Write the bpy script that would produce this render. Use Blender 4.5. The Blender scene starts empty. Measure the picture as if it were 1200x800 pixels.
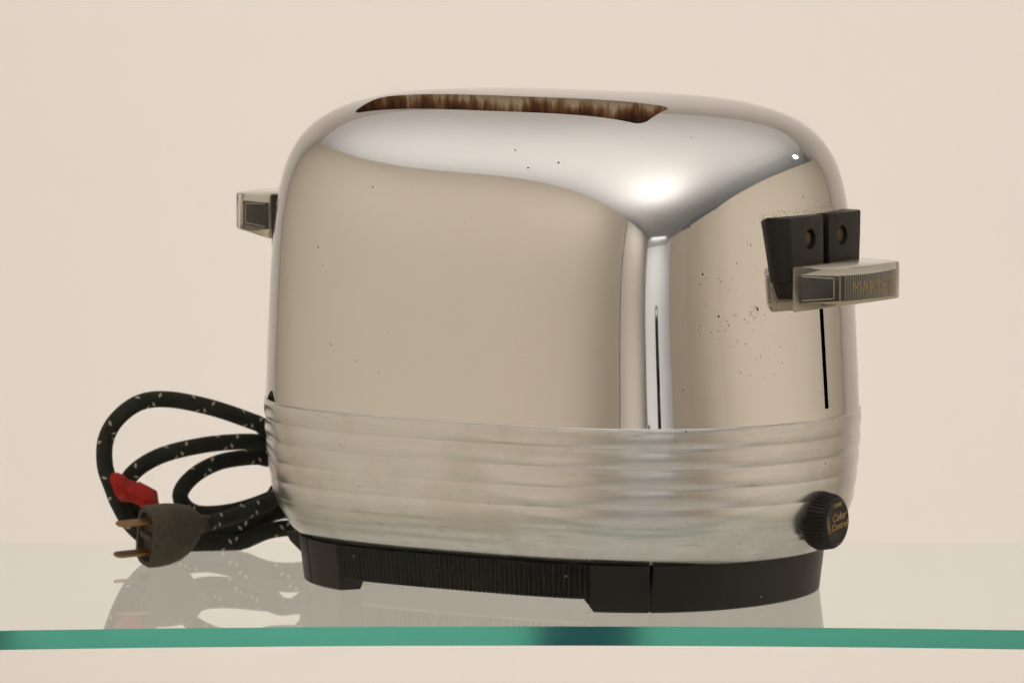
import bpy, bmesh, math, random
import numpy as np
from mathutils import Vector, Matrix

random.seed(7)
rng = np.random.default_rng(7)
S = 0.01                                   # everything below is written in centimetres
SC = bpy.context.scene
COL = SC.collection

# ------------------------------------------------------------------ camera
YAW, CAM_D, CAM_H, CAM_F, PITCH, CAM_X = 0.5786, 278.8818, 36.1718, 7742.8719, 0.0926, -2.052
cam_data = bpy.data.cameras.new('camera')
cam_data.sensor_width = 36.0
cam_data.lens = CAM_F / 1200 * 36
cam_data.clip_start = 0.05
cam_data.clip_end = 100
cam_data.dof.use_dof = True
cam_data.dof.focus_distance = 2.71
cam_data.dof.aperture_fstop = 22
cam = bpy.data.objects.new('camera', cam_data)
cam.location = (CAM_X * S, -CAM_D * S, CAM_H * S)
cam.rotation_euler = (math.pi / 2 - PITCH, 0, 0)
COL.objects.link(cam)
SC.camera = cam

# ------------------------------------------------------------------ world, lamps, exposure
world = bpy.data.worlds.new('World')
SC.world = world
world.use_nodes = True
bgn = world.node_tree.nodes['Background']
bgn.inputs[0].default_value = (1.0, 0.98, 0.95, 1)
bgn.inputs[1].default_value = 0.15

def area(name, loc, target, size, power, color=(1, 0.985, 0.965), shape='SQUARE', size_y=None, spread=180):
    d = bpy.data.lights.new(name, 'AREA')
    d.shape = shape
    d.size = size * S
    if size_y:
        d.size_y = size_y * S
    d.energy = power
    d.color = color
    d.spread = math.radians(spread)
    o = bpy.data.objects.new(name, d)
    o.location = Vector(loc) * S
    o.rotation_euler = (Vector(target) - Vector(loc)).to_track_quat('-Z', 'Y').to_euler()
    COL.objects.link(o)
    return o

# lamps above the diffuser cloth
area('studio_lamp', (-10, -80, 185), (-10, -66, 90), 50, 18)
area('studio_lamp', (5, -112, 138), (5, -112, 90), 54, 10.5)
area('studio_lamp', (-62, 5, 165), (-62, 0, 90), 60, 10)
area('studio_lamp', (75, 0, 190), (75, 0, 90), 60, 13)
# added wash lamps with no seen source, each brightening one card
def wash(loc, target, power, size=130):
    area('added_wash', loc, target, size, power, shape='RECTANGLE', size_y=10, spread=96)
wash((0, 26, 80), (0, 92, 8), 1.12)
wash((0, 34, -54), (0, 92, 0), 0.75)
wash((-16, -30, 80), (-72, -30, 30), 1.4)
wash((-16, -30, -54), (-72, -30, -4), 1.7)
wash((40, -30, 78), (100, -30, 22), 1.6)
wash((40, -30, -54), (100, -30, -4), 2.0)
wash((6, -205, 88), (-34, -222, 40), 1.3, 80)
wash((6, -205, -54), (-34, -222, 0), 1.2, 80)
# added lamps behind the camera, brightening the white wall there
area('studio_lamp', (35, -335, 84), (20, -430, 44), 60, 9.0, spread=130)
wash((0, -350, -54), (-10, -430, -34), 1.8, 150)
area('spot_lamp', (112, 52, 76), (9, -7, 18), 7, 0.3, shape='DISK')

SC.view_settings.view_transform = 'Standard'
SC.view_settings.look = 'None'
SC.view_settings.exposure = -0.12
SC.view_settings.gamma = 1
SC.view_settings.use_curve_mapping = False
SC.cycles.use_denoising = True
SC.cycles.max_bounces = 16
SC.cycles.diffuse_bounces = 5
SC.cycles.glossy_bounces = 8
SC.cycles.transmission_bounces = 12
SC.cycles.transparent_max_bounces = 16
SC.cycles.caustics_reflective = True
SC.cycles.caustics_refractive = True
SC.cycles.sample_clamp_indirect = 6

# ------------------------------------------------------------------ material helpers
class NT:
    def __init__(self, name):
        self.m = bpy.data.materials.new(name)
        self.m.use_nodes = True
        self.t = self.m.node_tree
        self.b = self.t.nodes['Principled BSDF']
        self.out = self.t.nodes['Material Output']
    def n(self, kind, **kw):
        x = self.t.nodes.new(kind)
        for k, v in kw.items():
            if k == 'ins':
                for a, b in v.items():
                    self.put(x.inputs[a], b)
            else:
                setattr(x, k, v)
        return x
    def put(self, sock, v):
        if hasattr(v, 'links') or isinstance(v, bpy.types.NodeSocket):
            self.t.links.new(v, sock)
        elif isinstance(v, tuple) and len(v) == 3 and sock.type == 'RGBA':
            sock.default_value = (*v, 1)
        else:
            sock.default_value = v
    def set(self, **kw):
        for k, v in kw.items():
            self.put(self.b.inputs[k.replace('_', ' ')], v)
        return self
    def math(self, op, a, b=0.0, c=0.0, clamp=False):
        x = self.n('ShaderNodeMath', operation=op, use_clamp=clamp)
        for i, v in enumerate((a, b, c)):
            self.put(x.inputs[i], v)
        return x.outputs[0]
    def coord(self, which='Object'):
        return self.n('ShaderNodeTexCoord').outputs[which]
    def mapping(self, vec, scale=(1, 1, 1), loc=(0, 0, 0)):
        x = self.n('ShaderNodeMapping')
        self.put(x.inputs['Vector'], vec)
        x.inputs['Scale'].default_value = scale
        x.inputs['Location'].default_value = loc
        return x.outputs[0]
    def noise(self, vec, scale, detail=3.0, rough=0.55):
        x = self.n('ShaderNodeTexNoise')
        self.put(x.inputs['Vector'], vec)
        x.inputs['Scale'].default_value = scale
        x.inputs['Detail'].default_value = detail
        x.inputs['Roughness'].default_value = rough
        return x.outputs[0]
    def ramp(self, fac, stops):
        x = self.n('ShaderNodeValToRGB')
        self.put(x.inputs[0], fac)
        e = x.color_ramp.elements
        while len(e) < len(stops):
            e.new(0.5)
        for q, (p, c) in zip(e, stops):
            q.position = p
            q.color = (*c, 1) if isinstance(c, tuple) else (c, c, c, 1)
        return x.outputs[0]
    def mix(self, fac, a, b, blend='MIX'):
        x = self.n('ShaderNodeMix', data_type='RGBA', blend_type=blend)
        self.put(x.inputs[0], fac)
        self.put(x.inputs[6], a)
        self.put(x.inputs[7], b)
        return x.outputs[2]
    def bump(self, h, strength=0.2, dist=0.01):
        x = self.n('ShaderNodeBump')
        x.inputs['Strength'].default_value = strength
        x.inputs['Distance'].default_value = dist
        self.put(x.inputs['Height'], h)
        self.put(self.b.inputs['Normal'], x.outputs[0])
        return self

def specks(k, co, scale, thr, size=0.32):
    """small irregular dots: 1 inside a dot"""
    v = k.n('ShaderNodeTexVoronoi', feature='F1')
    k.put(v.inputs['Vector'], co)
    v.inputs['Scale'].default_value = scale
    sep = k.n('ShaderNodeSeparateColor')
    k.put(sep.inputs[0], v.outputs['Color'])
    here = k.math('GREATER_THAN', sep.outputs[0], thr)
    r = k.math('MULTIPLY', sep.outputs[1], size)
    dot = k.math('LESS_THAN', v.outputs['Distance'], r)
    return k.math('MULTIPLY', here, dot)

def mat_paper(name, col):
    k = NT(name)
    co = k.coord()
    f = k.noise(co, 2.2, 3)
    c = k.mix(f, tuple(x * 0.97 for x in col), tuple(min(1, x * 1.03) for x in col))
    k.set(Base_Color=c, Roughness=0.85)
    k.b.inputs['Specular IOR Level'].default_value = 0.2
    return k.m

def mat_chrome():
    k = NT('chrome_plate')
    co = k.coord()
    sep = k.n('ShaderNodeSeparateXYZ')
    k.put(sep.inputs[0], co)
    big = k.noise(co, 30, 3)
    fine = k.noise(co, 420, 3, 0.7)
    # pits near the lever end, sparse elsewhere
    d = k.n('ShaderNodeVectorMath', operation='DISTANCE')
    k.put(d.inputs[0], co)
    d.inputs[1].default_value = (0.118, -0.040, 0.125)
    near = k.math('SUBTRACT', 1.0, k.math('DIVIDE', d.outputs['Value'], 0.045), clamp=True)
    p1 = specks(k, co, 1500, 0.945, 0.40)
    p1 = k.math('MULTIPLY', p1, k.math('GREATER_THAN', k.math('MULTIPLY', near, big), 0.20))
    p2 = specks(k, co, 150, 0.968, 0.085)
    p3 = specks(k, k.mapping(co, loc=(3.1, 1.7, 0.4)), 420, 0.985, 0.20)
    pit = k.math('MAXIMUM', k.math('MAXIMUM', p1, p2), p3)
    # grime line just above the lever block
    g = k.n('ShaderNodeVectorMath', operation='DISTANCE')
    k.put(g.inputs[0], k.mapping(co, scale=(1, 1, 14)))
    g.inputs[1].default_value = (0.125, 0.0, 0.1625 * 14)
    gm = k.math('MULTIPLY', k.math('LESS_THAN', g.outputs['Value'], 0.037), k.math('GREATER_THAN', k.noise(co, 1500, 3, 0.7), 0.60))
    b = k.n('ShaderNodeVectorMath', operation='DISTANCE')
    k.put(b.inputs[0], co)
    b.inputs[1].default_value = (0.1190, -0.0395, 0.1240)
    bl = k.math('MULTIPLY', k.math('LESS_THAN', b.outputs['Value'], k.math('MULTIPLY', k.noise(co, 300, 2), 0.0062)), k.math('GREATER_THAN', k.noise(co, 1000, 3, 0.7), 0.575))
    pit = k.math('MAXIMUM', k.math('MAXIMUM', pit, gm), bl)
    base = k.mix(big, (0.645, 0.63, 0.61), (0.675, 0.662, 0.645))
    base = k.mix(pit, base, (0.045, 0.032, 0.018))
    k.set(Base_Color=base, Metallic=k.math('SUBTRACT', 1.0, k.math('MULTIPLY', pit, 0.8)))
    k.b.inputs['Specular Tint'].default_value = (0.82, 0.81, 0.82, 1)
    smear = k.noise(k.mapping(co, scale=(1, 1, 2.5)), 24, 4)
    rr = k.math('ADD', k.math('MULTIPLY', k.math('SUBTRACT', smear, 0.45, clamp=True), 0.16), 0.030)
    haze = specks(k, k.mapping(co, loc=(0.7, 2.2, 1.1)), 620, 0.90, 0.22)
    rr = k.math('ADD', rr, k.math('MULTIPLY', haze, 0.22))
    k.set(Roughness=k.math('ADD', rr, k.math('MULTIPLY', pit, 0.5)))
    k.bump(k.noise(co, 18, 2), 0.02, 0.004)
    return k.m

def mat_aluminium():
    k = NT('worn_aluminium')
    co = k.coord()
    streak = k.noise(k.mapping(co, scale=(1, 1, 30)), 14, 5, 0.65)
    blot = k.noise(co, 26, 4, 0.6)
    fine = k.noise(k.mapping(co, scale=(1, 1, 9)), 110, 2, 0.6)
    c = k.mix(streak, (0.53, 0.525, 0.52), (0.70, 0.70, 0.70))
    c = k.mix(k.ramp(blot, [(0.50, 0.0), (0.72, 1.0)]), c, (0.54, 0.515, 0.48))
    c = k.mix(k.ramp(fine, [(0.62, 0.0), (0.78, 0.75)]), c, (0.40, 0.37, 0.33))
    pit = specks(k, co, 260, 0.965, 0.2)
    c = k.mix(pit, c, (0.06, 0.045, 0.03))
    r = k.math('ADD', 0.19, k.math('MULTIPLY', blot, 0.10))
    k.set(Base_Color=c, Metallic=0.93, Roughness=r)
    k.bump(k.math('ADD', k.math('MULTIPLY', streak, 1.0), k.math('MULTIPLY', fine, 0.15)), 0.05, 0.0012)
    return k.m

def mat_plain(name, col, rough=0.4, metal=0.0, var=0.25, scale=60, spec=0.5, bump=0.0):
    k = NT(name)
    co = k.coord()
    f = k.noise(co, scale, 4)
    k.set(Base_Color=k.mix(f, tuple(x * (1 - var) for x in col), tuple(min(1, x * (1 + var)) for x in col)),
          Roughness=k.math('ADD', rough - 0.06, k.math('MULTIPLY', f, 0.12)), Metallic=metal)
    k.b.inputs['Specular IOR Level'].default_value = spec
    if bump:
        k.bump(f, bump, 0.002)
    return k.m

def mat_bakelite():
    k = NT('black_bakelite')
    co = k.coord()
    f = k.noise(co, 50, 4)
    dust = specks(k, co, 170, 0.93, 0.13)
    c = k.mix(f, (0.008, 0.0075, 0.006), (0.017, 0.015, 0.012))
    c = k.mix(dust, c, (0.22, 0.20, 0.15))
    k.set(Base_Color=c, Roughness=k.math('ADD', 0.33, k.math('MULTIPLY', f, 0.2)))
    k.b.inputs['Specular IOR Level'].default_value = 0.28
    return k.m

def mat_scorch_shade():
    k = NT('scorched_shaded_slot_metal')
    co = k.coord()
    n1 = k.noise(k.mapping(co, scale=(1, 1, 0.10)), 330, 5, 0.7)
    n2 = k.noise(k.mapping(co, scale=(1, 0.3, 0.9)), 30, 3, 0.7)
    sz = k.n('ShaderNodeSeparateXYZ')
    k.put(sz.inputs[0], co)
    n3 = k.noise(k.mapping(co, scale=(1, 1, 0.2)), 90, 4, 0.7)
    depth_shade = k.math('MULTIPLY', k.math('SUBTRACT', sz.outputs[2], 0.2035), 26.0)      # slot depth shade painted in: darker further down, pale at the lip
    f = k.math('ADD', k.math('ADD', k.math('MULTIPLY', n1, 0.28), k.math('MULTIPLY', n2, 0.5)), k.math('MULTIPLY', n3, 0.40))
    f = k.math('ADD', f, depth_shade)
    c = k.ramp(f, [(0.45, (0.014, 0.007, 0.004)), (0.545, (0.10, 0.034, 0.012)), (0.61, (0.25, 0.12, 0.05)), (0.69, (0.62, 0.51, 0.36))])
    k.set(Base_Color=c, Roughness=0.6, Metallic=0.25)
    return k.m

def mat_acrylic():
    k = NT('clear_acrylic')
    k.set(Base_Color=(0.995, 0.985, 0.955), Roughness=0.015, IOR=1.49)
    k.b.inputs['Transmission Weight'].default_value = 1.0
    t = k.n('ShaderNodeBsdfTranslucent')
    t.inputs[0].default_value = (0.92, 0.86, 0.74, 1)
    mx = k.n('ShaderNodeMixShader')
    mx.inputs[0].default_value = 0.05
    k.put(mx.inputs[1], k.b.outputs[0]); k.put(mx.inputs[2], t.outputs[0])
    k.put(k.out.inputs[0], mx.outputs[0])
    return k.m

def mat_frost():
    """sawn, unpolished acrylic faces, slightly yellowed"""
    k = NT('frosted_acrylic')
    co = k.coord()
    f = k.noise(co, 260, 4)
    g = k.n('ShaderNodeBsdfGlass')
    g.inputs['Color'].default_value = (0.97, 0.93, 0.84, 1)
    g.inputs['Roughness'].default_value = 0.25
    g.inputs['IOR'].default_value = 1.49
    d = k.n('ShaderNodeBsdfDiffuse')
    k.put(d.inputs[0], k.mix(f, (0.86, 0.77, 0.60), (0.97, 0.94, 0.86)))
    t = k.n('ShaderNodeBsdfTranslucent')
    t.inputs[0].default_value = (0.95, 0.88, 0.72, 1)
    m1 = k.n('ShaderNodeMixShader')
    m1.inputs[0].default_value = 0.5
    k.put(m1.inputs[1], d.outputs[0]); k.put(m1.inputs[2], t.outputs[0])
    m2 = k.n('ShaderNodeMixShader')
    m2.inputs[0].default_value = 0.75
    k.put(m2.inputs[1], g.outputs[0]); k.put(m2.inputs[2], m1.outputs[0])
    k.put(k.out.inputs[0], m2.outputs[0])
    return k.m

def mat_cord():
    k = NT('braided_cord')
    uv = k.n('ShaderNodeUVMap').outputs[0]
    sep = k.n('ShaderNodeSeparateXYZ')
    k.put(sep.inputs[0], uv)
    u, v = sep.outputs[0], sep.outputs[1]        # u round the cord 0..1, v along it in cm
    def fleck(pu, pv, off):
        a = k.math('FRACT', k.math('ADD', k.math('ADD', k.math('MULTIPLY', u, pu), k.math('MULTIPLY', v, pv)), off))
        return a
    # two crossing helices of tracer thread, seen only where they surface
    h1 = k.math('FRACT', k.math('ADD', u, k.math('MULTIPLY', v, 0.42)))
    h2 = k.math('FRACT', k.math('ADD', k.math('SUBTRACT', u, k.math('MULTIPLY', v, 0.42)), 0.37))
    w1 = k.math('LESS_THAN', k.math('ABSOLUTE', k.math('SUBTRACT', h1, 0.5)), 0.036)
    w2 = k.math('LESS_THAN', k.math('ABSOLUTE', k.math('SUBTRACT', h2, 0.5)), 0.036)
    g1 = k.math('LESS_THAN', k.math('FRACT', k.math('MULTIPLY', v, 1.68)), 0.22)
    g2 = k.math('LESS_THAN', k.math('FRACT', k.math('ADD', k.math('MULTIPLY', v, 1.68), 0.5)), 0.22)
    fl = k.math('MAXIMUM', k.math('MULTIPLY', w1, g1), k.math('MULTIPLY', w2, g2))
    # braid relief
    b1 = k.math('SINE', k.math('ADD', k.math('MULTIPLY', u, 75.4), k.math('MULTIPLY', v, 32.0)))
    b2 = k.math('SINE', k.math('SUBTRACT', k.math('MULTIPLY', u, 75.4), k.math('MULTIPLY', v, 32.0)))
    br = k.math('MULTIPLY', b1, b2)
    f = k.noise(k.coord(), 90, 3)
    c = k.mix(f, (0.010, 0.0105, 0.008), (0.030, 0.030, 0.022))
    c = k.mix(k.math('MULTIPLY', fl, 0.8), c, (0.50, 0.44, 0.34))
    k.set(Base_Color=c, Roughness=0.8)
    k.b.inputs['Specular IOR Level'].default_value = 0.25
    k.bump(k.math('ADD', br, k.math('MULTIPLY', fl, 1.5)), 0.5, 0.0006)
    return k.m

def mat_plug():
    k = NT('dusty_rubber')
    co = k.coord()
    f = k.noise(co, 120, 5, 0.7)
    g = k.noise(co, 420, 3, 0.7)
    c = k.mix(f, (0.018, 0.014, 0.009), (0.085, 0.066, 0.042))
    c = k.mix(k.ramp(g, [(0.55, 0.0), (0.75, 0.6)]), c, (0.12, 0.095, 0.06))
    k.set(Base_Color=c, Roughness=0.75)
    k.bump(g, 0.25, 0.0006)
    return k.m

def mat_glass_top():
    """polished face of the plate: Fresnel mirror over clear, slightly green glass"""
    k = NT('shelf_glass_face')
    fr = k.n('ShaderNodeFresnel')
    fr.inputs[0].default_value = 1.52
    tr = k.n('ShaderNodeBsdfTransparent')
    tr.inputs[0].default_value = (0.955, 0.97, 0.955, 1)
    gl = k.n('ShaderNodeBsdfGlossy')
    gl.inputs['Color'].default_value = (0.97, 1.0, 0.97, 1)
    gl.inputs['Roughness'].default_value = 0.012
    mx = k.n('ShaderNodeMixShader')
    k.put(mx.inputs[0], fr.outputs[0])
    k.put(mx.inputs[1], tr.outputs[0])
    k.put(mx.inputs[2], gl.outputs[0])
    k.put(k.out.inputs[0], mx.outputs[0])
    return k.m

def mat_glass_under():
    k = NT('shelf_glass_underside')
    tr = k.n('ShaderNodeBsdfTransparent')
    tr.inputs[0].default_value = (0.97, 0.99, 0.975, 1)
    k.put(k.out.inputs[0], tr.outputs[0])
    return k.m

def mat_glass_edge():
    k = NT('shelf_glass_edge')
    co = k.coord()
    f = k.noise(k.mapping(co, scale=(1, 1, 6)), 6, 3)
    k.set(Base_Color=k.mix(f, (0.095, 0.42, 0.31), (0.115, 0.46, 0.345)), Metallic=0.78, Roughness=0.035)
    return k.m

def mat_cloth():
    k = NT('white_diffuser_cloth')
    t = k.n('ShaderNodeBsdfTranslucent')
    t.inputs[0].default_value = (0.72, 0.70, 0.68, 1)
    d = k.n('ShaderNodeBsdfDiffuse')
    d.inputs[0].default_value = (0.85, 0.84, 0.82, 1)
    mx = k.n('ShaderNodeMixShader')
    mx.inputs[0].default_value = 0.5
    k.put(mx.inputs[1], t.outputs[0])
    k.put(mx.inputs[2], d.outputs[0])
    k.put(k.out.inputs[0], mx.outputs[0])
    return k.m

M = {
    'backdrop': mat_paper('beige_backdrop_paper', (0.825, 0.780, 0.742)),
    'panel': mat_paper('tan_card', (0.645, 0.578, 0.492)),
    'panel_light': mat_paper('cream_card', (0.77, 0.71, 0.64)),
    'white': mat_paper('white_card', (0.86, 0.85, 0.83)),
    'cloth': mat_cloth(),
    'chrome': mat_chrome(),
    'alu': mat_aluminium(),
    'bakelite': mat_bakelite(),
    'dark': mat_plain('dark_cavity', (0.006, 0.005, 0.004), 0.7),
    'scorch_shade': mat_scorch_shade(),
    'acrylic': mat_acrylic(),
    'frost': mat_frost(),
    'margin_light': mat_plain('insert_margin_light', (0.88, 0.83, 0.72), 0.5, var=0.08, scale=200),
    'core': mat_plain('dark_grey_insert', (0.010, 0.009, 0.007), 0.4, var=0.15),
    'silver': mat_plain('silver_inlay', (0.55, 0.52, 0.46), 0.35, metal=0.8, var=0.1),
    'gold': mat_plain('gold_lettering', (0.40, 0.27, 0.11), 0.45, metal=0.3, var=0.3, scale=400),
    'steel': mat_plain('dull_screw_steel', (0.075, 0.055, 0.035), 0.4, metal=0.7, var=0.4, scale=300),
    'brass': mat_plain('tarnished_brass', (0.26, 0.165, 0.07), 0.42, metal=0.9, var=0.45, scale=160),
    'cord': mat_cord(),
    'plug': mat_plug(),
    'red': mat_plain('red_tape', (0.30, 0.015, 0.009), 0.55, var=0.45, scale=260, bump=0.5, spec=0.15),
    'gtop': mat_glass_top(),
    'gunder': mat_glass_under(),
    'gedge': mat_glass_edge(),
    'navy': mat_plain('navy_paint', (0.02, 0.05, 0.30), 0.5),
    'black_metal': mat_plain('black_stand_in', (0.012, 0.012, 0.014), 0.5),
}

# ------------------------------------------------------------------ object helpers
def link(name, me, mats, parent=None):
    o = bpy.data.objects.new(name, me)
    for m in (mats if isinstance(mats, (list, tuple)) else [mats]):
        me.materials.append(M[m])
    COL.objects.link(o)
    if parent is not None:
        o.parent = parent
    return o

def mesh(name, verts, faces, mats, parent=None, smooth=None, midx=None):
    me = bpy.data.meshes.new(name)
    me.from_pydata([tuple(float(c) * S for c in v) for v in verts], [], [tuple(int(i) for i in f) for f in faces])
    me.validate()
    bm = bmesh.new()
    bm.from_mesh(me)
    bmesh.ops.recalc_face_normals(bm, faces=bm.faces)
    bm.to_mesh(me)
    bm.free()
    if midx is not None:
        me.polygons.foreach_set('material_index', midx)
    o = link(name, me, mats, parent)
    if smooth:
        for p in me.polygons:
            p.use_smooth = True
        me.set_sharp_from_angle(angle=math.radians(smooth))
    return o

def empty(name, label, cat, loc=(0, 0, 0), rz=0.0, group=None):
    o = bpy.data.objects.new(name, None)
    o.empty_display_size = 0.02
    o.location = Vector(loc) * S
    o.rotation_euler = (0, 0, rz)
    o['label'] = label
    o['category'] = cat
    if group:
        o['group'] = group
    COL.objects.link(o)
    return o

def loft(rings, closed=True, cap0=True, cap1=True):
    """rings: list of equally long point lists"""
    n = len(rings[0])
    v = [p for r in rings for p in r]
    f = []
    for i in range(len(rings) - 1):
        for j in range(n if closed else n - 1):
            k = (j + 1) % n
            f.append((i * n + j, i * n + k, (i + 1) * n + k, (i + 1) * n + j))
    if cap0:
        f.append(tuple(range(n - 1, -1, -1)))
    if cap1:
        f.append(tuple((len(rings) - 1) * n + j for j in range(n)))
    return v, f

def bevelled(name, verts, faces, mats, parent, width, seg=2, smooth=35):
    me = bpy.data.meshes.new(name)
    bm = bmesh.new()
    bv = [bm.verts.new([c * S for c in v]) for v in verts]
    for f in faces:
        bm.faces.new([bv[i] for i in f])
    bmesh.ops.recalc_face_normals(bm, faces=bm.faces)
    es = [e for e in bm.edges if len(e.link_faces) == 2 and e.calc_face_angle() > 0.5]
    bmesh.ops.bevel(bm, geom=es, offset=width * S, segments=seg, profile=0.5, affect='EDGES', clamp_overlap=True)
    bm.to_mesh(me)
    bm.free()
    for p in me.polygons:
        p.use_smooth = True
    o = link(name, me, mats, parent)
    me.set_sharp_from_angle(angle=math.radians(smooth))
    return o

def boolean(o, cutters):
    for c in cutters:
        md = o.modifiers.new('cut', 'BOOLEAN')
        md.operation = 'DIFFERENCE'
        md.solver = 'EXACT'
        md.object = c
        try:
            md.material_mode = 'TRANSFER'
        except Exception:
            pass
    bpy.context.view_layer.update()
    dg = bpy.context.evaluated_depsgraph_get()
    me = bpy.data.meshes.new_from_object(o.evaluated_get(dg))
    o.modifiers.clear()
    o.data = me
    for c in cutters:
        bpy.data.objects.remove(c)
    return me

def cyl_rings(r, x0, x1, n=32, cy=0, cz=0):
    return [[(x, cy + r * math.cos(2 * math.pi * i / n), cz + r * math.sin(2 * math.pi * i / n)) for i in range(n)] for x in (x0, x1)]

# ------------------------------------------------------------------ the setting
def sheet(name, line, z0, z1, mat, thick=0.4):
    """standing sheet of card along a plan polyline"""
    P = [Vector((p[0], p[1])) for p in line]
    nrm = []
    for i in range(len(P)):
        d = (P[min(i + 1, len(P) - 1)] - P[max(i - 1, 0)]).normalized()
        nrm.append(Vector((-d.y, d.x)))
    rings = []
    for p, q in zip(P, nrm):
        b = p + q * thick
        rings.append([(p.x, p.y, z0), (p.x, p.y, z1), (b.x, b.y, z1), (b.x, b.y, z0)])
    v, f = loft(rings)
    o = mesh(name, v, f, mat)
    o['kind'] = 'structure'
    return o

def box_pts(x0, x1, y0, y1, z0, z1):
    return ([(x0, y0, z0), (x1, y0, z0), (x1, y1, z0), (x0, y1, z0), (x0, y0, z1), (x1, y0, z1), (x1, y1, z1), (x0, y1, z1)],
            [(0, 3, 2, 1), (4, 5, 6, 7), (0, 1, 5, 4), (1, 2, 6, 5), (2, 3, 7, 6), (3, 0, 4, 7)])

sheet('backdrop', [(-130, 92), (130, 92)], -60, 120, 'backdrop')
sheet('wall_left', [(-84, 84), (-78, 30), (-71, -20), (-58, -100), (-47, -165)], -60, 80, 'panel')
sheet('wall_front_left', [(-46, -168), (-8, -305)], -22, 82, 'panel_light')
sheet('wall_right', [(106, 86), (103, 0), (98, -100), (75, -165), (50, -205)], -60, 57, 'panel')
sheet('wall_front', [(-90, -430), (170, -430)], -60, 190, 'white')
v, f = box_pts(-130, 200, -440, 100, -60.6, -60.2)
mesh('floor', v, f, 'white')['kind'] = 'structure'
v, f = box_pts(-140, 210, -185, 100, 92, 92.2)
mesh('ceiling', [(-140, 100, 92), (210, 100, 92), (210, -110, 92), (128, -230, 92), (80, -429, 92), (-140, -429, 92)], [(0, 1, 2, 3, 4, 5)], 'cloth')['kind'] = 'structure'

# ------------------------------------------------------------------ glass shelf
def build_shelf():
    xs = np.linspace(-75, 75, 301)
    top, bot = [], []
    x0 = -1.5
    def yf(x):
        return -13.85 - 1.25 * ((x - x0) / 21.0) ** 2 if abs(x - x0) < 24 else -13.85 - 1.25 * (24 / 21.0) ** 2 - 2.5 * 24 / 21 ** 2 * (abs(x - x0) - 24)
    n = len(xs)
    v, f, mi = [], [], []
    for x in xs:
        v += [(x, yf(x), 0), (x, 14.05, 0), (x, 14.05, -0.78), (x, yf(x), -0.78)]
    for i in range(n - 1):
        a, b = 4 * i, 4 * i + 4
        f += [(a, b, b + 1, a + 1), (a + 1, b + 1, b + 2, a + 2), (a + 2, b + 2, b + 3, a + 3), (a + 3, b + 3, b, a)]
        mi += [0, 2, 2, 1]
    f += [(0, 1, 2, 3), (4 * n - 4, 4 * n - 1, 4 * n - 2, 4 * n - 3)]
    mi += [1, 1]
    o = mesh('glass_shelf', v, f, ['gtop', 'gedge', 'gunder'], midx=mi)
    for p in o.data.polygons:
        p.use_smooth = p.material_index == 1
    o.data.set_sharp_from_angle(angle=math.radians(40))
    o['label'] = 'clear glass shelf with green front edge under the toaster'
    o['category'] = 'shelf'
build_shelf()

# ------------------------------------------------------------------ toaster body shape
A0, B0, N0, M0 = 13.1275, 9.2274, 3.1496, 2.0
ZS, HH = 7.7378, 13.1486
KA, KB, TA, TB, PA, PB = 9.6726, 4.5461, 0.0702, 0.0446, 3.9599, 2.9373
N1, M1 = 3.8939, 2.0

def unit_plan(n, m, phi):
    """superellipse |x|^n+|y|^m=1 sampled at polar angles phi"""
    c, s = np.abs(np.cos(phi)), np.abs(np.sin(phi))
    lo, hi = np.zeros_like(c), np.full_like(c, 1.6)
    for _ in range(50):
        mid = (lo + hi) / 2
        g = (mid * c) ** n + (mid * s) ** m
        lo = np.where(g < 1, mid, lo)
        hi = np.where(g < 1, hi, mid)
    return lo * np.cos(phi), lo * np.sin(phi)

def shell_ab(t):
    tc = np.clip(t, 0, 1)
    a = A0 * (1 - TA * tc) * np.clip(1 - tc ** KA, 1e-12, 1) ** (1 / PA)
    b = B0 * (1 - TB * tc) * np.clip(1 - tc ** KB, 1e-12, 1) ** (1 / PB)
    return a, b

def shell_F(x, y, z):
    t = np.clip((z - ZS) / HH, 0, 0.9999999)
    a, b = shell_ab(t)
    return np.abs(x / a) ** (N0 + (N1 - N0) * t) + np.abs(y / b) ** (M0 + (M1 - M0) * t) - 1

def shell_z(x, y):
    lo, hi = np.zeros_like(x), np.ones_like(x)
    for _ in range(48):
        t = (lo + hi) / 2
        ins = shell_F(x, y, ZS + HH * t) < 0
        lo = np.where(ins, t, lo)
        hi = np.where(ins, hi, t)
    return ZS + HH * lo

def shell_x(y, z):
    t = np.clip((z - ZS) / HH, 0, 1)
    a, b = shell_ab(t)
    return a * np.clip(1 - np.abs(y / b) ** (M0 + (M1 - M0) * t), 0, 1) ** (1 / (N0 + (N1 - N0) * t))

def shell_normals(P):
    e = 2e-4
    x, y, z = P[:, 0], P[:, 1], P[:, 2]
    gx = shell_F(x + e, y, z) - shell_F(x - e, y, z)
    gy = shell_F(x, y + e, z) - shell_F(x, y - e, z)
    gz = shell_F(x, y, z + e) - shell_F(x, y, z - e)
    g = np.stack([gx, gy, gz], 1)
    flat = z > ZS + HH * (1 - 4e-5)
    g[flat] = (0, 0, 1)
    low = z < ZS + 1e-3
    g[low, 2] = 0
    return g / np.maximum(np.linalg.norm(g, axis=1), 1e-12)[:, None]

toaster = empty('toaster', 'chrome pop-up toaster with ribbed aluminium skirt and clear plastic handles', 'toaster', (0, 0, 0), -YAW)

SLOT_Y, SLOT_W, SLOT_L, SLOT_R = -3.92, 1.12, 7.25, 0.45

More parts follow.
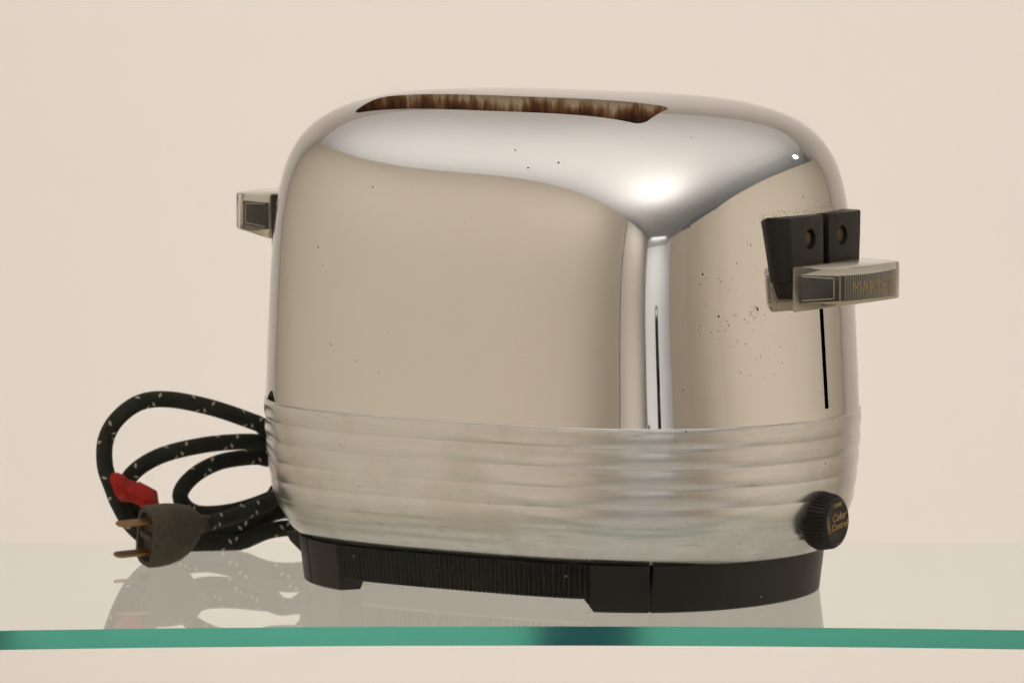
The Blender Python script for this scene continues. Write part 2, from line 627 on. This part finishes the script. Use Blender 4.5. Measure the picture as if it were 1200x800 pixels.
def slot_outline(yc, grow=0.0, per=10):
    L, W, R = SLOT_L + grow, SLOT_W + grow, SLOT_R + grow
    pts = []
    for cx, cy, a0 in ((L - R, W - R, 0), (-L + R, W - R, 90), (-L + R, -W + R, 180), (L - R, -W + R, 270)):
        for i in range(per + 1):
            a = math.radians(a0 + 90 * i / per)
            pts.append((cx + R * math.cos(a), yc + cy + R * math.sin(a)))
    # subdivide the long runs so that the rim follows the crown
    out = []
    for i, p in enumerate(pts):
        q = pts[(i + 1) % len(pts)]
        out.append(p)
        d = math.hypot(q[0] - p[0], q[1] - p[1])
        k = int(d / 0.25)
        for j in range(1, k):
            out.append((p[0] + (q[0] - p[0]) * j / k, p[1] + (q[1] - p[1]) * j / k))
    return out

def build_shell():
    phi = np.linspace(0, 2 * np.pi, 480, endpoint=False)
    tl = np.concatenate([np.linspace(0, 0.55, 24), 0.55 + 0.45 * (1 - (1 - np.linspace(0, 1, 150)[1:]) ** 3.2)])
    tl = tl[tl < 1 - 1e-5]
    tl = np.append(tl, 1 - 1e-5)
    rings = [np.stack([*(lambda u: (u[0] * A0, u[1] * B0))(unit_plan(N0, M0, phi)), np.full_like(phi, ZS - 0.15)], 1)]
    for t in tl:
        ux, uy = unit_plan(N0 + (N1 - N0) * t, M0 + (M1 - M0) * t, phi)
        a, b = shell_ab(t)
        rings.append(np.stack([ux * a, uy * b, np.full_like(phi, ZS + HH * t)], 1))
    v, f = loft([r.tolist() for r in rings])
    o = mesh('shell', v, f, ['chrome', 'dark'], toaster)
    cuts = []
    for yc in (SLOT_Y, -SLOT_Y):
        ol = slot_outline(yc)
        vv, ff = loft([[(x, y, 12.0) for x, y in ol], [(x, y, 24.0) for x, y in ol]])
        cuts.append(mesh('cutter', vv, ff, 'dark'))
    vv, ff = box_pts(11.6, 15, -0.15, 0.15, 8.15, 15.0)
    cuts.append(mesh('cutter', vv, ff, 'dark'))
    for c in cuts:
        c.parent = None
        c.matrix_world = Matrix.Rotation(-YAW, 4, 'Z')
    me = boolean(o, cuts)
    # keep only what lies on the plated skin
    dark = [i for i, m in enumerate(me.materials) if m and m.name == 'dark_cavity']
    bm = bmesh.new()
    bm.from_mesh(me)
    kill = [fc for fc in bm.faces if fc.material_index in dark]
    bmesh.ops.delete(bm, geom=kill, context='FACES')
    bm.to_mesh(me)
    bm.free()
    P = np.array([v.co[:] for v in me.vertices]) / S
    N = shell_normals(P)
    for p in me.polygons:
        p.use_smooth = True
    lv = np.zeros(len(me.loops), dtype=np.int32)
    me.loops.foreach_get('vertex_index', lv)
    ln = N[lv]
    # the flat bottom keeps its own normal
    for p in me.polygons:
        if p.normal.z < -0.9:
            ln[p.loop_start:p.loop_start + p.loop_total] = (0, 0, -1)
    me.normals_split_custom_set(ln.tolist())
    return o
shell = build_shell()

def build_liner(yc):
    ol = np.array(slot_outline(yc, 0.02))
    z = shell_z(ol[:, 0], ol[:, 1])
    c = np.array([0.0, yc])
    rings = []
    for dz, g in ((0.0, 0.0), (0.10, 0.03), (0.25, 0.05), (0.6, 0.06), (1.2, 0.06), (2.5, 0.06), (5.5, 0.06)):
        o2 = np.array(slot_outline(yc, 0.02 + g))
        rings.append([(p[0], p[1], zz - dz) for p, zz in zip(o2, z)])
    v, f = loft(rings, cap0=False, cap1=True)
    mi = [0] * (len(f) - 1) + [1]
    o = mesh('slot_liner', v, f, ['scorch_shade', 'dark'], toaster, smooth=40, midx=mi)
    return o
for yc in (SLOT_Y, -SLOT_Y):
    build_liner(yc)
# bread guide wires just visible inside the near and far slots
def tube(points, r, n=8, cap=True):
    P = [Vector(p) for p in points]
    rings = []
    up = None
    for i, p in enumerate(P):
        d = (P[min(i + 1, len(P) - 1)] - P[max(i - 1, 0)]).normalized()
        if up is None:
            up = d.orthogonal().normalized()
        up = (up - d * up.dot(d)).normalized()
        side = d.cross(up)
        rr = r[i] if isinstance(r, (list, tuple)) else r
        rings.append([tuple(p + (up * math.cos(2 * math.pi * j / n) + side * math.sin(2 * math.pi * j / n)) * rr) for j in range(n)])
    return loft(rings, cap0=cap, cap1=cap)

v, f = box_pts(11.62, 11.75, -0.4, 0.4, 7.9, 15.0)
mesh('lever_slit_shade', v, f, 'dark', toaster)  # near-black backing: shade of the hollow inside put into its colour

# ------------------------------------------------------------------ ribbed aluminium skirt
def build_skirt():
    phi = np.linspace(0, 2 * np.pi, 360, endpoint=False)
    prof = [(7.74, 0), (6.5, 0.03), (5, 0.13), (4.1, 0.25), (3.55, 0.38), (3.2, 0.5), (2.65, 0.78), (2.3, 1.0), (2.05, 1.22), (1.95, 1.45)]
    pz = np.array([p[0] for p in prof])[::-1]
    pi = np.array([p[1] for p in prof])[::-1]
    zz = np.concatenate([np.linspace(1.95, 3.4, 22), np.linspace(3.4, 7.68, 100)[1:]])
    # smooth the polyline
    def inset(z):
        w = np.linspace(-0.28, 0.28, 15)
        k = np.exp(-(w / 0.16) ** 2)
        k /= k.sum()
        return sum(kk * np.interp(z + ww, pz, pi) for kk, ww in zip(k, w))
    ux, uy = unit_plan(N0, M0, phi)
    # outward plan normals
    def ring(ins, z):
        a, b = A0 - ins, B0 - ins
        return [(x * a, y * b, z) for x, y in zip(ux, uy)]
    rings = [ring(3.2, 1.93), ring(1.7, 1.94)]
    for z in zz:
        ins = float(inset(z)) - 0.0
        if z > 3.55:
            ph = ((z - 3.55) / 0.835) % 1.0
            amp = 0.03 + 0.055 * (z - 3.55) / 4.1
            ins -= amp * (abs(math.sin(math.pi * ph)) ** 0.65)
        elif 2.75 < z < 2.95:
            ins += 0.015
        rings.append(ring(ins, z))
    rings += [ring(-0.05, 7.72), ring(-0.035, 7.745), ring(-0.01, 7.752), ring(0.10, 7.752), ring(0.14, 7.62)]
    v, f = loft(rings, cap0=True, cap1=False)
    return mesh('skirt', v, f, 'alu', toaster, smooth=50)
build_skirt()

# ------------------------------------------------------------------ black base: two side pieces with feet, two end pieces
NB, MB = 3.35, 2.12
def base_pt(phi, z, ins=0.0):
    k = z / 1.95
    a = 11.26 + 0.22 * k - ins
    b = 7.92 + 0.22 * k - ins
    ux, uy = unit_plan(NB, MB, np.array([phi]))
    return (float(ux[0]) * a, float(uy[0]) * b, z)

def phi_at_x(xt):
    lo, hi = 0.0, math.pi / 2
    for _ in range(50):
        mid = (lo + hi) / 2
        if base_pt(mid, 0)[0] > xt:
            lo = mid
        else:
            hi = mid
    return lo

def build_base():
    pc = phi_at_x(8.45)                       # where side and end pieces meet
    def strip(name, p0, p1, n, zbot, ins=lambda q: 0.0, tk=0.9):
        rings = []
        for i in range(n + 1):
            ph = p0 + (p1 - p0) * i / n
            x = base_pt(ph, 0)[0]
            zb = zbot(x)
            e = ins(x)
            o0 = base_pt(ph, zb, e + 0.07)
            o1 = base_pt(ph, zb + 0.07, e)
            o2 = base_pt(ph, 1.97, e)
            i2 = base_pt(ph, 1.97, tk)
            i0 = base_pt(ph, zb, tk)
            rings.append([o0, o1, o2, i2, i0])
        v, f = loft(rings)
        return mesh(name, v, f, 'bakelite', toaster, smooth=28)
    def zb_side(x):
        x = abs(x)
        return 0.0 if x > 6.35 else (0.52 if x < 5.95 else 0.52 * (6.35 - x) / 0.4)
    def flute(x):
        if abs(x) > 6.2:
            return 0.0
        return 0.05 + 0.045 * math.sin(2 * math.pi * x / 0.225)
    g = 0.006
    for s0 in (0, math.pi):
        # along the long sides (phi from pc to pi-pc)
        strip('base_side', s0 + pc + g, s0 + math.pi - pc - g, 1200, zb_side, flute)
        strip('base_end', s0 - pc + g, s0 + pc - g, 80, lambda x: 0.0)
    # bottom plate
    phi = np.linspace(0, 2 * np.pi, 96, endpoint=False)
    ux, uy = unit_plan(NB, MB, phi)
    v, f = loft([[(x * 10.7, y * 7.3, z) for x, y in zip(ux, uy)] for z in (0.95, 1.1)])
    mesh('bottom_plate', v, f, 'dark', toaster)
    # crumb door tab at the cord end
    v = [(-10.9, -3.1, 1.85), (-10.9, -0.8, 1.85), (-12.35, -1.0, 1.62), (-12.25, -2.9, 1.62),
         (-10.9, -3.1, 0.55), (-10.9, -0.8, 0.55), (-12.1, -1.0, 1.25), (-12.0, -2.9, 1.25)]
    f = [(0, 1, 2, 3), (4, 7, 6, 5), (0, 3, 7, 4), (1, 5, 6, 2), (2, 6, 7, 3), (0, 4, 5, 1)]
    bevelled('base_tab', v, f, 'bakelite', toaster, 0.06)
build_base()

# ------------------------------------------------------------------ handles
def text_mesh(name, body, size, parent, mat, to_local, shear=0.0, ext=0.012, spacing=1.0, align='CENTER'):
    cu = bpy.data.curves.new(name, 'FONT')
    cu.body = body
    cu.size = size
    cu.shear = shear
    cu.extrude = ext
    cu.space_character = spacing
    cu.align_x = align
    cu.align_y = 'CENTER'
    cu.resolution_u = 3
    o = bpy.data.objects.new(name, cu)
    COL.objects.link(o)
    bpy.context.view_layer.update()
    dg = bpy.context.evaluated_depsgraph_get()
    me = bpy.data.meshes.new_from_object(o.evaluated_get(dg))
    bpy.data.objects.remove(o)
    for v in me.vertices:
        v.co = Vector(to_local(v.co.x, v.co.y, v.co.z)) * S
    me.materials.clear()
    return link(name, me, mat, parent)

def build_mount(sx):
    """two black lobes with a channel between, screwed to the end of the shell (sx=+1 lever end, -1 cord end)"""
    for sy in (-1, 1):
        def row(z, w, xf):
            yi = 0.22
            ys = [yi, w * 0.5, w - 0.25, w]
            fr = [(xf - 0.02 * (y / 3.0) ** 2 - (0.22 if y == w else 0), y) for y in ys]
            bk = [(float(shell_x(np.array([y]), np.array([z]))[0]) - 0.25, y) for y in reversed(ys)]
            return [(sx * x, sy * y, z) for x, y in fr + bk]
        rows = [row(16.2, 3.12, 13.02), row(15.2, 3.06, 13.04), row(13.55, 2.92, 13.06)]
        v, f = loft(rows)
        o = bevelled('handle_mount', v, f, ['bakelite', 'dark'], toaster, 0.05)
        c = cyl_rings(0.43, 12.86, 14.0, 28, sy * 1.3, 15.25)
        vv, ff = loft([[(sx * p[0], p[1], p[2]) for p in r] for r in c])
        cut = mesh('cutter', vv, ff, 'dark')
        cut.matrix_world = Matrix.Rotation(-YAW, 4, 'Z')
        me = boolean(o, [cut])
        for p in me.polygons:
            p.use_smooth = True
        me.set_sharp_from_angle(angle=math.radians(30))
        # screw
        rr = [[(sx * x, sy * 1.3 + r * math.cos(a), 15.25 + r * math.sin(a)) for a in np.linspace(0, 2 * np.pi, 20, endpoint=False)]
              for x, r in ((12.80, 0.30), (12.90, 0.30), (12.95, 0.22), (12.97, 0.10))]
        vv, ff = loft(rr)
        sc = mesh('screw', vv, ff, 'steel', o, smooth=40)
        vv, ff = box_pts(12.945, 12.985, -0.2, 0.2, -0.035, 0.035)
        vv = [(sx * x, sy * 1.3 + y * 0.8 - z * 0.6, 15.25 + y * 0.6 + z * 0.8) for x, y, z in vv]
        # lower tongue running behind the handle
        rows = []
        for z, w, xf in ((13.55, 2.72, 12.98), (13.2, 2.62, 12.98), (12.85, 2.5, 12.96)):
            ys = [0.22, w]
            fr = [(xf, y) for y in ys]
            bk = [(float(shell_x(np.array([y]), np.array([z]))[0]) - 0.25, y) for y in reversed(ys)]
            rows.append([(sx * x, sy * y, z - (0.004 if z > 13.5 else 0)) for x, y in fr + bk])
        v, f = loft(rows)
        bevelled('mount_tongue', v, f, 'bakelite', toaster, 0.04)

def build_handle(sx, ztop, lettering):
    """clear acrylic grip with a dark insert"""
    # plan outline (x outward, y across): wide root, bowed front
    def outline(grow, xroot):
        pts = [(xroot, -2.85 - grow), (15.20 + grow, -2.32 - grow)]
        for i in range(1, 10):
            y = -2.32 + 4.64 * i / 10
            pts.append((15.20 + grow + 0.42 * (1 - (y / 2.32) ** 2), y * (1 + grow / 2.32)))
        pts += [(15.20 + grow, 2.32 + grow), (xroot, 2.85 + grow)]
        return pts
    def zlow(x):
        return ztop - 1.88 + 0.34 * (x - 13.1) / 2.1
    ol = outline(0, 13.10)
    v, f = loft([[(sx * x, y, zlow(x)) for x, y in ol], [(sx * x, y, ztop) for x, y in ol]])
    grip = bevelled('handle_grip', v, f, ['acrylic', 'frost'], toaster, 0.07, 2, 40)
    for p in grip.data.polygons:
        if p.normal.z < -0.85 or p.normal.x * sx < -0.85:
            p.material_index = 1
    # dark core
    ci = []
    for i in range(11):
        y = -2.05 + 4.10 * i / 10
        ci.append((14.86 + 0.36 * (1 - (y / 2.05) ** 2), y))
    cp = [(13.30, -2.58)] + ci + [(13.30, 2.58)]
    zc0, zc1 = ztop - 1.50, ztop - 0.36
    v, f = loft([[(sx * x, y, zc0 + 0.14 * (x - 13.16) / 1.7) for x, y in cp], [(sx * x, y, zc1) for x, y in cp]])
    core = bevelled('handle_core', v, f, ['core', 'margin_light'], grip, 0.03, 1)
    for p in core.data.polygons:
        if abs(p.normal.z) > 0.8:
            p.material_index = 1  # pale top and bottom: light of the clear margins painted in
    # thin bright line round each cheek of the insert
    for sy in (-1, 1):
        P0, P1 = Vector((13.42, -2.55)), Vector((14.68, -2.12))
        d = (P1 - P0).normalized()
        nn = Vector((d.y, -d.x)) * 0.02
        def q(s, z):
            p = P0 + (P1 - P0) * s + nn
            return (sx * p.x, sy * p.y if sy < 0 else -p.y, z)
        path = [q(0, zc0 + 0.12), q(1, zc0 + 0.24), q(1, zc1 - 0.10), q(0, zc1 - 0.05)]
        path = [(p[0], (-abs(p[1]) if sy < 0 else abs(p[1])), p[2]) for p in path]
        dense = []
        for a, b in zip(path[:-1], path[1:]):
            for k in range(8):
                dense.append(tuple(a[i] + (b[i] - a[i]) * k / 8 for i in range(3)))
        dense.append(path[-1])
        v, f = tube(dense, 0.022, 6)
        mesh('inlay_line', v, f, 'silver', grip)
    # reeding on the bowed front of the insert
    V, F = [], []
    n = 34
    for i in range(n):
        y = -2.0 + 4.0 * i / (n - 1)
        x = 14.86 + 0.36 * (1 - (y / 2.05) ** 2)
        vv, ff = box_pts(x - 0.02, x + 0.045, y - 0.017, y + 0.017, zc0 + 0.16, zc1 - 0.03)
        k = len(V)
        V += [(sx * a, b, c) for a, b, c in vv]
        F += [tuple(j + k for j in q_) for q_ in ff]
    r = mesh('reeding', V, F, 'silver', grip)
    r['kind'] = 'stuff'
    if lettering:
        def loc(u, w, h):
            y = u
            x = 14.86 + 0.36 * (1 - (min(abs(y), 2.05) / 2.05) ** 2) + 0.065 + h
            return (sx * x, sx * y, (zc0 + zc1) / 2 + 0.04 + w)
        text_mesh('lettering', lettering, 0.70, grip, 'gold', loc, ext=0.012, spacing=1.0)
    return grip

build_mount(1)
build_mount(-1)
build_handle(1, 14.22, 'MARCHTE')
build_handle(-1, 16.14, None)
# lever arm that carries the grip through the channel
v, f = box_pts(11.8, 13.2, -0.12, 0.12, 12.7, 13.7)
mesh('lever_arm', v, f, 'bakelite', toaster)
# small dark vent at the cord end of the seam
v = [(-12.98, -2.5, 7.76), (-12.93, -3.2, 7.76), (-12.86, -2.85, 8.3), (-12.5, -2.5, 7.76), (-12.5, -3.2, 7.76), (-12.5, -2.85, 8.3)]
f = [(0, 1, 2), (3, 5, 4), (0, 3, 4, 1), (1, 4, 5, 2), (2, 5, 3, 0)]
mesh('seam_clip', v, f, 'bakelite', toaster)

# ------------------------------------------------------------------ colour control knob
def build_knob():
    n = 168
    rings = []
    for x, r, fl in ((12.55, 1.10, 0.0), (12.85, 1.20, 0.035), (13.42, 1.10, 0.035), (13.56, 1.02, 0.02), (13.64, 0.90, 0.0), (13.62, 0.80, 0.0)):
        ring = []
        for i in range(n):
            a = 2 * math.pi * i / n
            q = r + fl * (1 if (i % 4) in (0, 1) else -1)
            ring.append((x, q * math.cos(a), 3.48 + q * math.sin(a)))
        rings.append(ring)
    v, f = loft(rings)
    o = mesh('control_knob', v, f, 'bakelite', toaster, smooth=30)
    X = 13.63
    def at(u0, w0, rot=0.0):
        c, s = math.cos(rot), math.sin(rot)
        return lambda u, w, h: (X + h, u0 + u * c - w * s, 3.48 + w0 + u * s + w * c)
    text_mesh('lettering', 'Color', 0.46, o, 'gold', at(0.10, 0.20, 0.12), shear=0.35)
    text_mesh('lettering', 'Control', 0.40, o, 'gold', at(0.14, -0.18, 0.12), shear=0.35)
    text_mesh('lettering', 'DARK', 0.24, o, 'gold', at(0.05, 0.70, 0.1))
    text_mesh('lettering', 'LIGHT', 0.26, o, 'gold', at(-0.72, -0.10, math.radians(-80)))
build_knob()

# ------------------------------------------------------------------ power cord
def px(u, v, Y):
    """a point at depth Y (cm) on the line of sight through picture point (u, v) of the 1200 x 800 photograph"""
    x, y = (u - 600) / CAM_F, -(v - 400) / CAM_F
    cp, sp = math.cos(PITCH), math.sin(PITCH)
    d = (x, cp + y * sp, y * cp - sp)
    k = (Y + CAM_D) / d[1]
    return Vector((CAM_X + d[0] * k, Y, CAM_H + d[2] * k))

def catmull(P, step=0.18):
    out = []
    P = [P[0] * 2 - P[1]] + P + [P[-1] * 2 - P[-2]]
    for i in range(1, len(P) - 2):
        p0, p1, p2, p3 = P[i - 1:i + 3]
        n = max(2, int((p2 - p1).length / step))
        for j in range(n):
            t = j / n
            out.append(0.5 * ((2 * p1) + (p2 - p0) * t + (2 * p0 - 5 * p1 + 4 * p2 - p3) * t * t + (3 * p1 - p0 - 3 * p2 + p3) * t ** 3))
    out.append(P[-2])
    return out

PLUG_C = px(238, 614, 6.6)
def build_cord():
    w = []
    R = 0.36
    w += [Vector((-9.6, 8.6, 3.9)), Vector((-9.3, 11.2, 4.6)), Vector((-8.2, 12.4, 6.0))]
    w += [px(*p) for p in ((330, 506, 11.4), (300, 495, 10.6), (250, 478, 9.6), (200, 468, 9.0), (165, 471, 8.6), (138, 490, 8.4), (124, 515, 8.4),
                           (123, 545, 8.4), (131, 570, 8.4), (140, 592, 8.6), (155, 616, 9.0), (180, 634, 9.6), (225, 637, 10.4), (277, 636, 10.8), (330, 619, 11.2))]
    w += [Vector((-8.0, 12.6, 0.8)), Vector((-6.6, 12.9, 2.2)), Vector((-7.4, 12.8, 4.4))]
    w += [px(*p) for p in ((330, 520, 11.8), (290, 517, 11.2), (240, 521, 10.4), (190, 533, 9.6), (158, 552, 9.2), (148, 572, 9.2), (160, 598, 9.6),
                           (195, 622, 10.4), (240, 628, 11.0), (290, 615, 11.4), (335, 598, 12.0))]
    w += [Vector((-7.6, 13.0, 1.6)), Vector((-6.4, 13.1, 2.8)), Vector((-7.2, 13.0, 4.0))]
    w += [px(*p) for p in ((330, 538, 12.4), (300, 535, 12.0), (258, 541, 11.4), (226, 558, 11.0), (211, 581, 10.8), (228, 600, 11.2), (270, 599, 11.6), (315, 585, 11.9), (345, 568, 12.6))]
    w += [Vector((-6.8, 13.2, 2.2)), Vector((-5.8, 13.3, 1.6)), Vector((-7.6, 12.8, 1.4))]
    w += [px(*p) for p in ((345, 575, 11.6), (312, 590, 9.8), (275, 604, 8.2), (250, 611, 7.2))]
    w += [PLUG_C]
    pts = catmull(w)
    # never below the glass
    for p in pts:
        p.z = max(p.z, R + 0.005)
    P = pts
    n = 14
    V, F, UV = [], [], []
    up = None
    s = 0.0
    for i, p in enumerate(P):
        d = (P[min(i + 1, len(P) - 1)] - P[max(i - 1, 0)]).normalized()
        if up is None:
            up = d.orthogonal().normalized()
        up = (up - d * up.dot(d)).normalized()
        side = d.cross(up)
        if i:
            s += (p - P[i - 1]).length
        for j in range(n + 1):
            a = 2 * math.pi * j / n
            V.append(tuple(p + (up * math.cos(a) + side * math.sin(a)) * R))
            UV.append((j / n, s))
    for i in range(len(P) - 1):
        for j in range(n):
            a = i * (n + 1) + j
            F.append((a, a + 1, a + n + 2, a + n + 1))
    me = bpy.data.meshes.new('cable')
    me.from_pydata([tuple(c * S for c in v) for v in V], [], F)
    uvl = me.uv_layers.new(name='UVMap')
    for l in me.loops:
        uvl.data[l.index].uv = UV[l.vertex_index]
    for p in me.polygons:
        p.use_smooth = True
    root = empty('power_cord', 'coiled black braided power cord with white flecks and two-prong plug behind toaster', 'cord', (-14, 9, 0))
    o = link('cable', me, 'cord', root)
    o.location = Vector((14, -9, 0)) * S
    return root
cord = build_cord()

def build_plug():
    # plug frame: forward along the prongs, up near vertical
    fwd = Vector((-0.85, -0.52, -0.03)).normalized()
    up = Vector((0, 0, 1))
    up = (up - fwd * up.dot(fwd)).normalized()
    up = (Matrix.Rotation(math.radians(-12), 3, fwd) @ up)
    side = fwd.cross(up)
    O = PLUG_C + Vector((-0.25, 0, 0)) - Vector((-14, 9, 0))
    def W(f_, s_, u_):
        return tuple(O + fwd * f_ + side * s_ + up * u_)
    def sec(f_, hs, hu, e=3.2, n=32, uo=0.0):
        r = []
        for i in range(n):
            a = 2 * math.pi * i / n
            c, s = math.cos(a), math.sin(a)
            r.append(W(f_, hs * math.copysign(abs(c) ** (2 / e), c), uo + hu * math.copysign(abs(s) ** (2 / e), s)))
        return r
    u0 = -0.32
    rings = [sec(-0.45, 0.37, 0.37, 2), sec(-0.1, 0.40, 0.44, 2), sec(0.1, 0.52, 0.72, 2.1, uo=-0.08), sec(0.4, 0.68, 1.04, 2.2, uo=-0.18), sec(0.9, 0.80, 1.26, 2.4, uo=-0.26), sec(1.5, 0.86, 1.35, 2.7, uo=-0.30),
             sec(2.0, 0.88, 1.36, 3, uo=u0), sec(2.45, 0.86, 1.34, 3.2, uo=u0), sec(2.55, 0.80, 1.28, 3.2, uo=u0),
             sec(2.55, 0.62, 1.08, 3.4, uo=u0), sec(2.30, 0.58, 1.02, 3.4, uo=u0)]
    v, f = loft(rings)
    o = mesh('plug', v, f, 'plug', cord, smooth=45)
    # raised web between the blades
    def blk(a, b, c, name, mat, w, bev=0.03):
        vv, ff = box_pts(*a, *b, *c)
        return bevelled(name, [W(*p) for p in vv], ff, mat, o, bev)
    blk((2.2, 2.54), (-0.5, 0.5), (u0 - 0.12, u0 + 0.12), 'plug_web', 'plug', 0.3)
    for su in (-1, 1):
        uu = u0 + su * 0.70
        vv = []
        for f_, hs in ((2.2, 0.31), (3.8, 0.31), (3.98, 0.16)):
            vv.append([W(f_, hs, uu - 0.06), W(f_, hs, uu + 0.06), W(f_, -hs, uu + 0.06), W(f_, -hs, uu - 0.06)])
        v, f = loft(vv)
        bevelled('prong', v, f, 'brass', o, 0.02, 1)
    # red tape binding two turns of the cord
    A, B = px(134, 569, 8.0), px(184, 585, 7.6)
    ax = (B - A)
    L = ax.length
    ax.normalize()
    w_ = Vector((0, 0, 1))
    w_ = (w_ - ax * w_.dot(ax)).normalized()
    d_ = ax.cross(w_)
    rings = []
    prof = [(0.0, 0.30, 0), (0.015, 0.52, .04), (0.12, 0.56, .05), (0.24, 0.53, .03), (0.34, 0.49, 0), (0.36, 0.44, -.02), (0.48, 0.47, -.02), (0.58, 0.46, -.03), (0.60, 0.50, -.03), (0.74, 0.49, -.02), (0.86, 0.45, -.02), (0.97, 0.40, -.03), (1.0, 0.2, -.03)]
    nn = 18
    jit = rng.normal(0, 1, (len(prof), nn))
    jit = (jit + np.roll(jit, 1, 1)) / 1.6
    for q_, (t, r, off) in enumerate(prof):
        ring = []
        for i in range(nn):
            a = 2 * math.pi * i / nn
            rr = r * (1 + 0.05 * math.sin(3 * a + 5 * t) + 0.055 * jit[q_, i])
            p = A + ax * (L * t - 0.30 * math.sin(a) * (1 - 0.5 * t)) + w_ * (rr * math.sin(a) + off) + d_ * (rr * 1.1 * math.cos(a))
            ring.append(tuple(p - Vector((-14, 9, 0))))
        rings.append(ring)
    v, f = loft(rings)
    mesh('red_binding', v, f, 'red', cord, smooth=22)
build_plug()

# ------------------------------------------------------------------ added things in front of the toaster, placed for their reflections
def build_dark_box():  # added box standing in for the photographer, gives the dark slit
    r = empty('added_dark_box', 'added dark box behind the camera in place of the photographer, mirrored as a dark slit in the chrome corner', 'case', (28.5, -300, -60.2))
    v, f = box_pts(-4.5, 4.5, -6, 6, 0, 52)
    bevelled('dark_box_body', v, f, 'black_metal', r, 1.0)
    v, f = box_pts(-4.5, 4.5, -6, 6, 52.4, 70)
    bevelled('dark_box_lid', v, f, 'black_metal', r, 1.0)
    v, f = tube([(-4, 0, 69.5), (-4, 0, 73), (-3, 0, 74), (3, 0, 74), (4, 0, 73), (4, 0, 69.5)], 0.8, 10)
    mesh('dark_box_handle', v, f, 'black_metal', r, smooth=40)
build_dark_box()
def build_post():  # added post, put there for the dark patch in the shelf edge
    r = empty('added_blue_post', 'added low dark blue post on a round foot, placed to mirror as a dark patch in the shelf edge', 'stand', (-3.6, -290, -60.2))
    v, f = tube([(0, 0, 1.2), (0, 0, 44)], 2.3, 20)
    mesh('post', v, f, 'navy', r, smooth=40)
    rings = [[(q * math.cos(a), q * math.sin(a), z) for a in np.linspace(0, 2 * np.pi, 32, endpoint=False)] for z, q in ((0, 14), (0.8, 14), (1.3, 12.5))]
    v, f = loft(rings)
    mesh('round_foot', v, f, 'navy', r, smooth=40)
build_post()
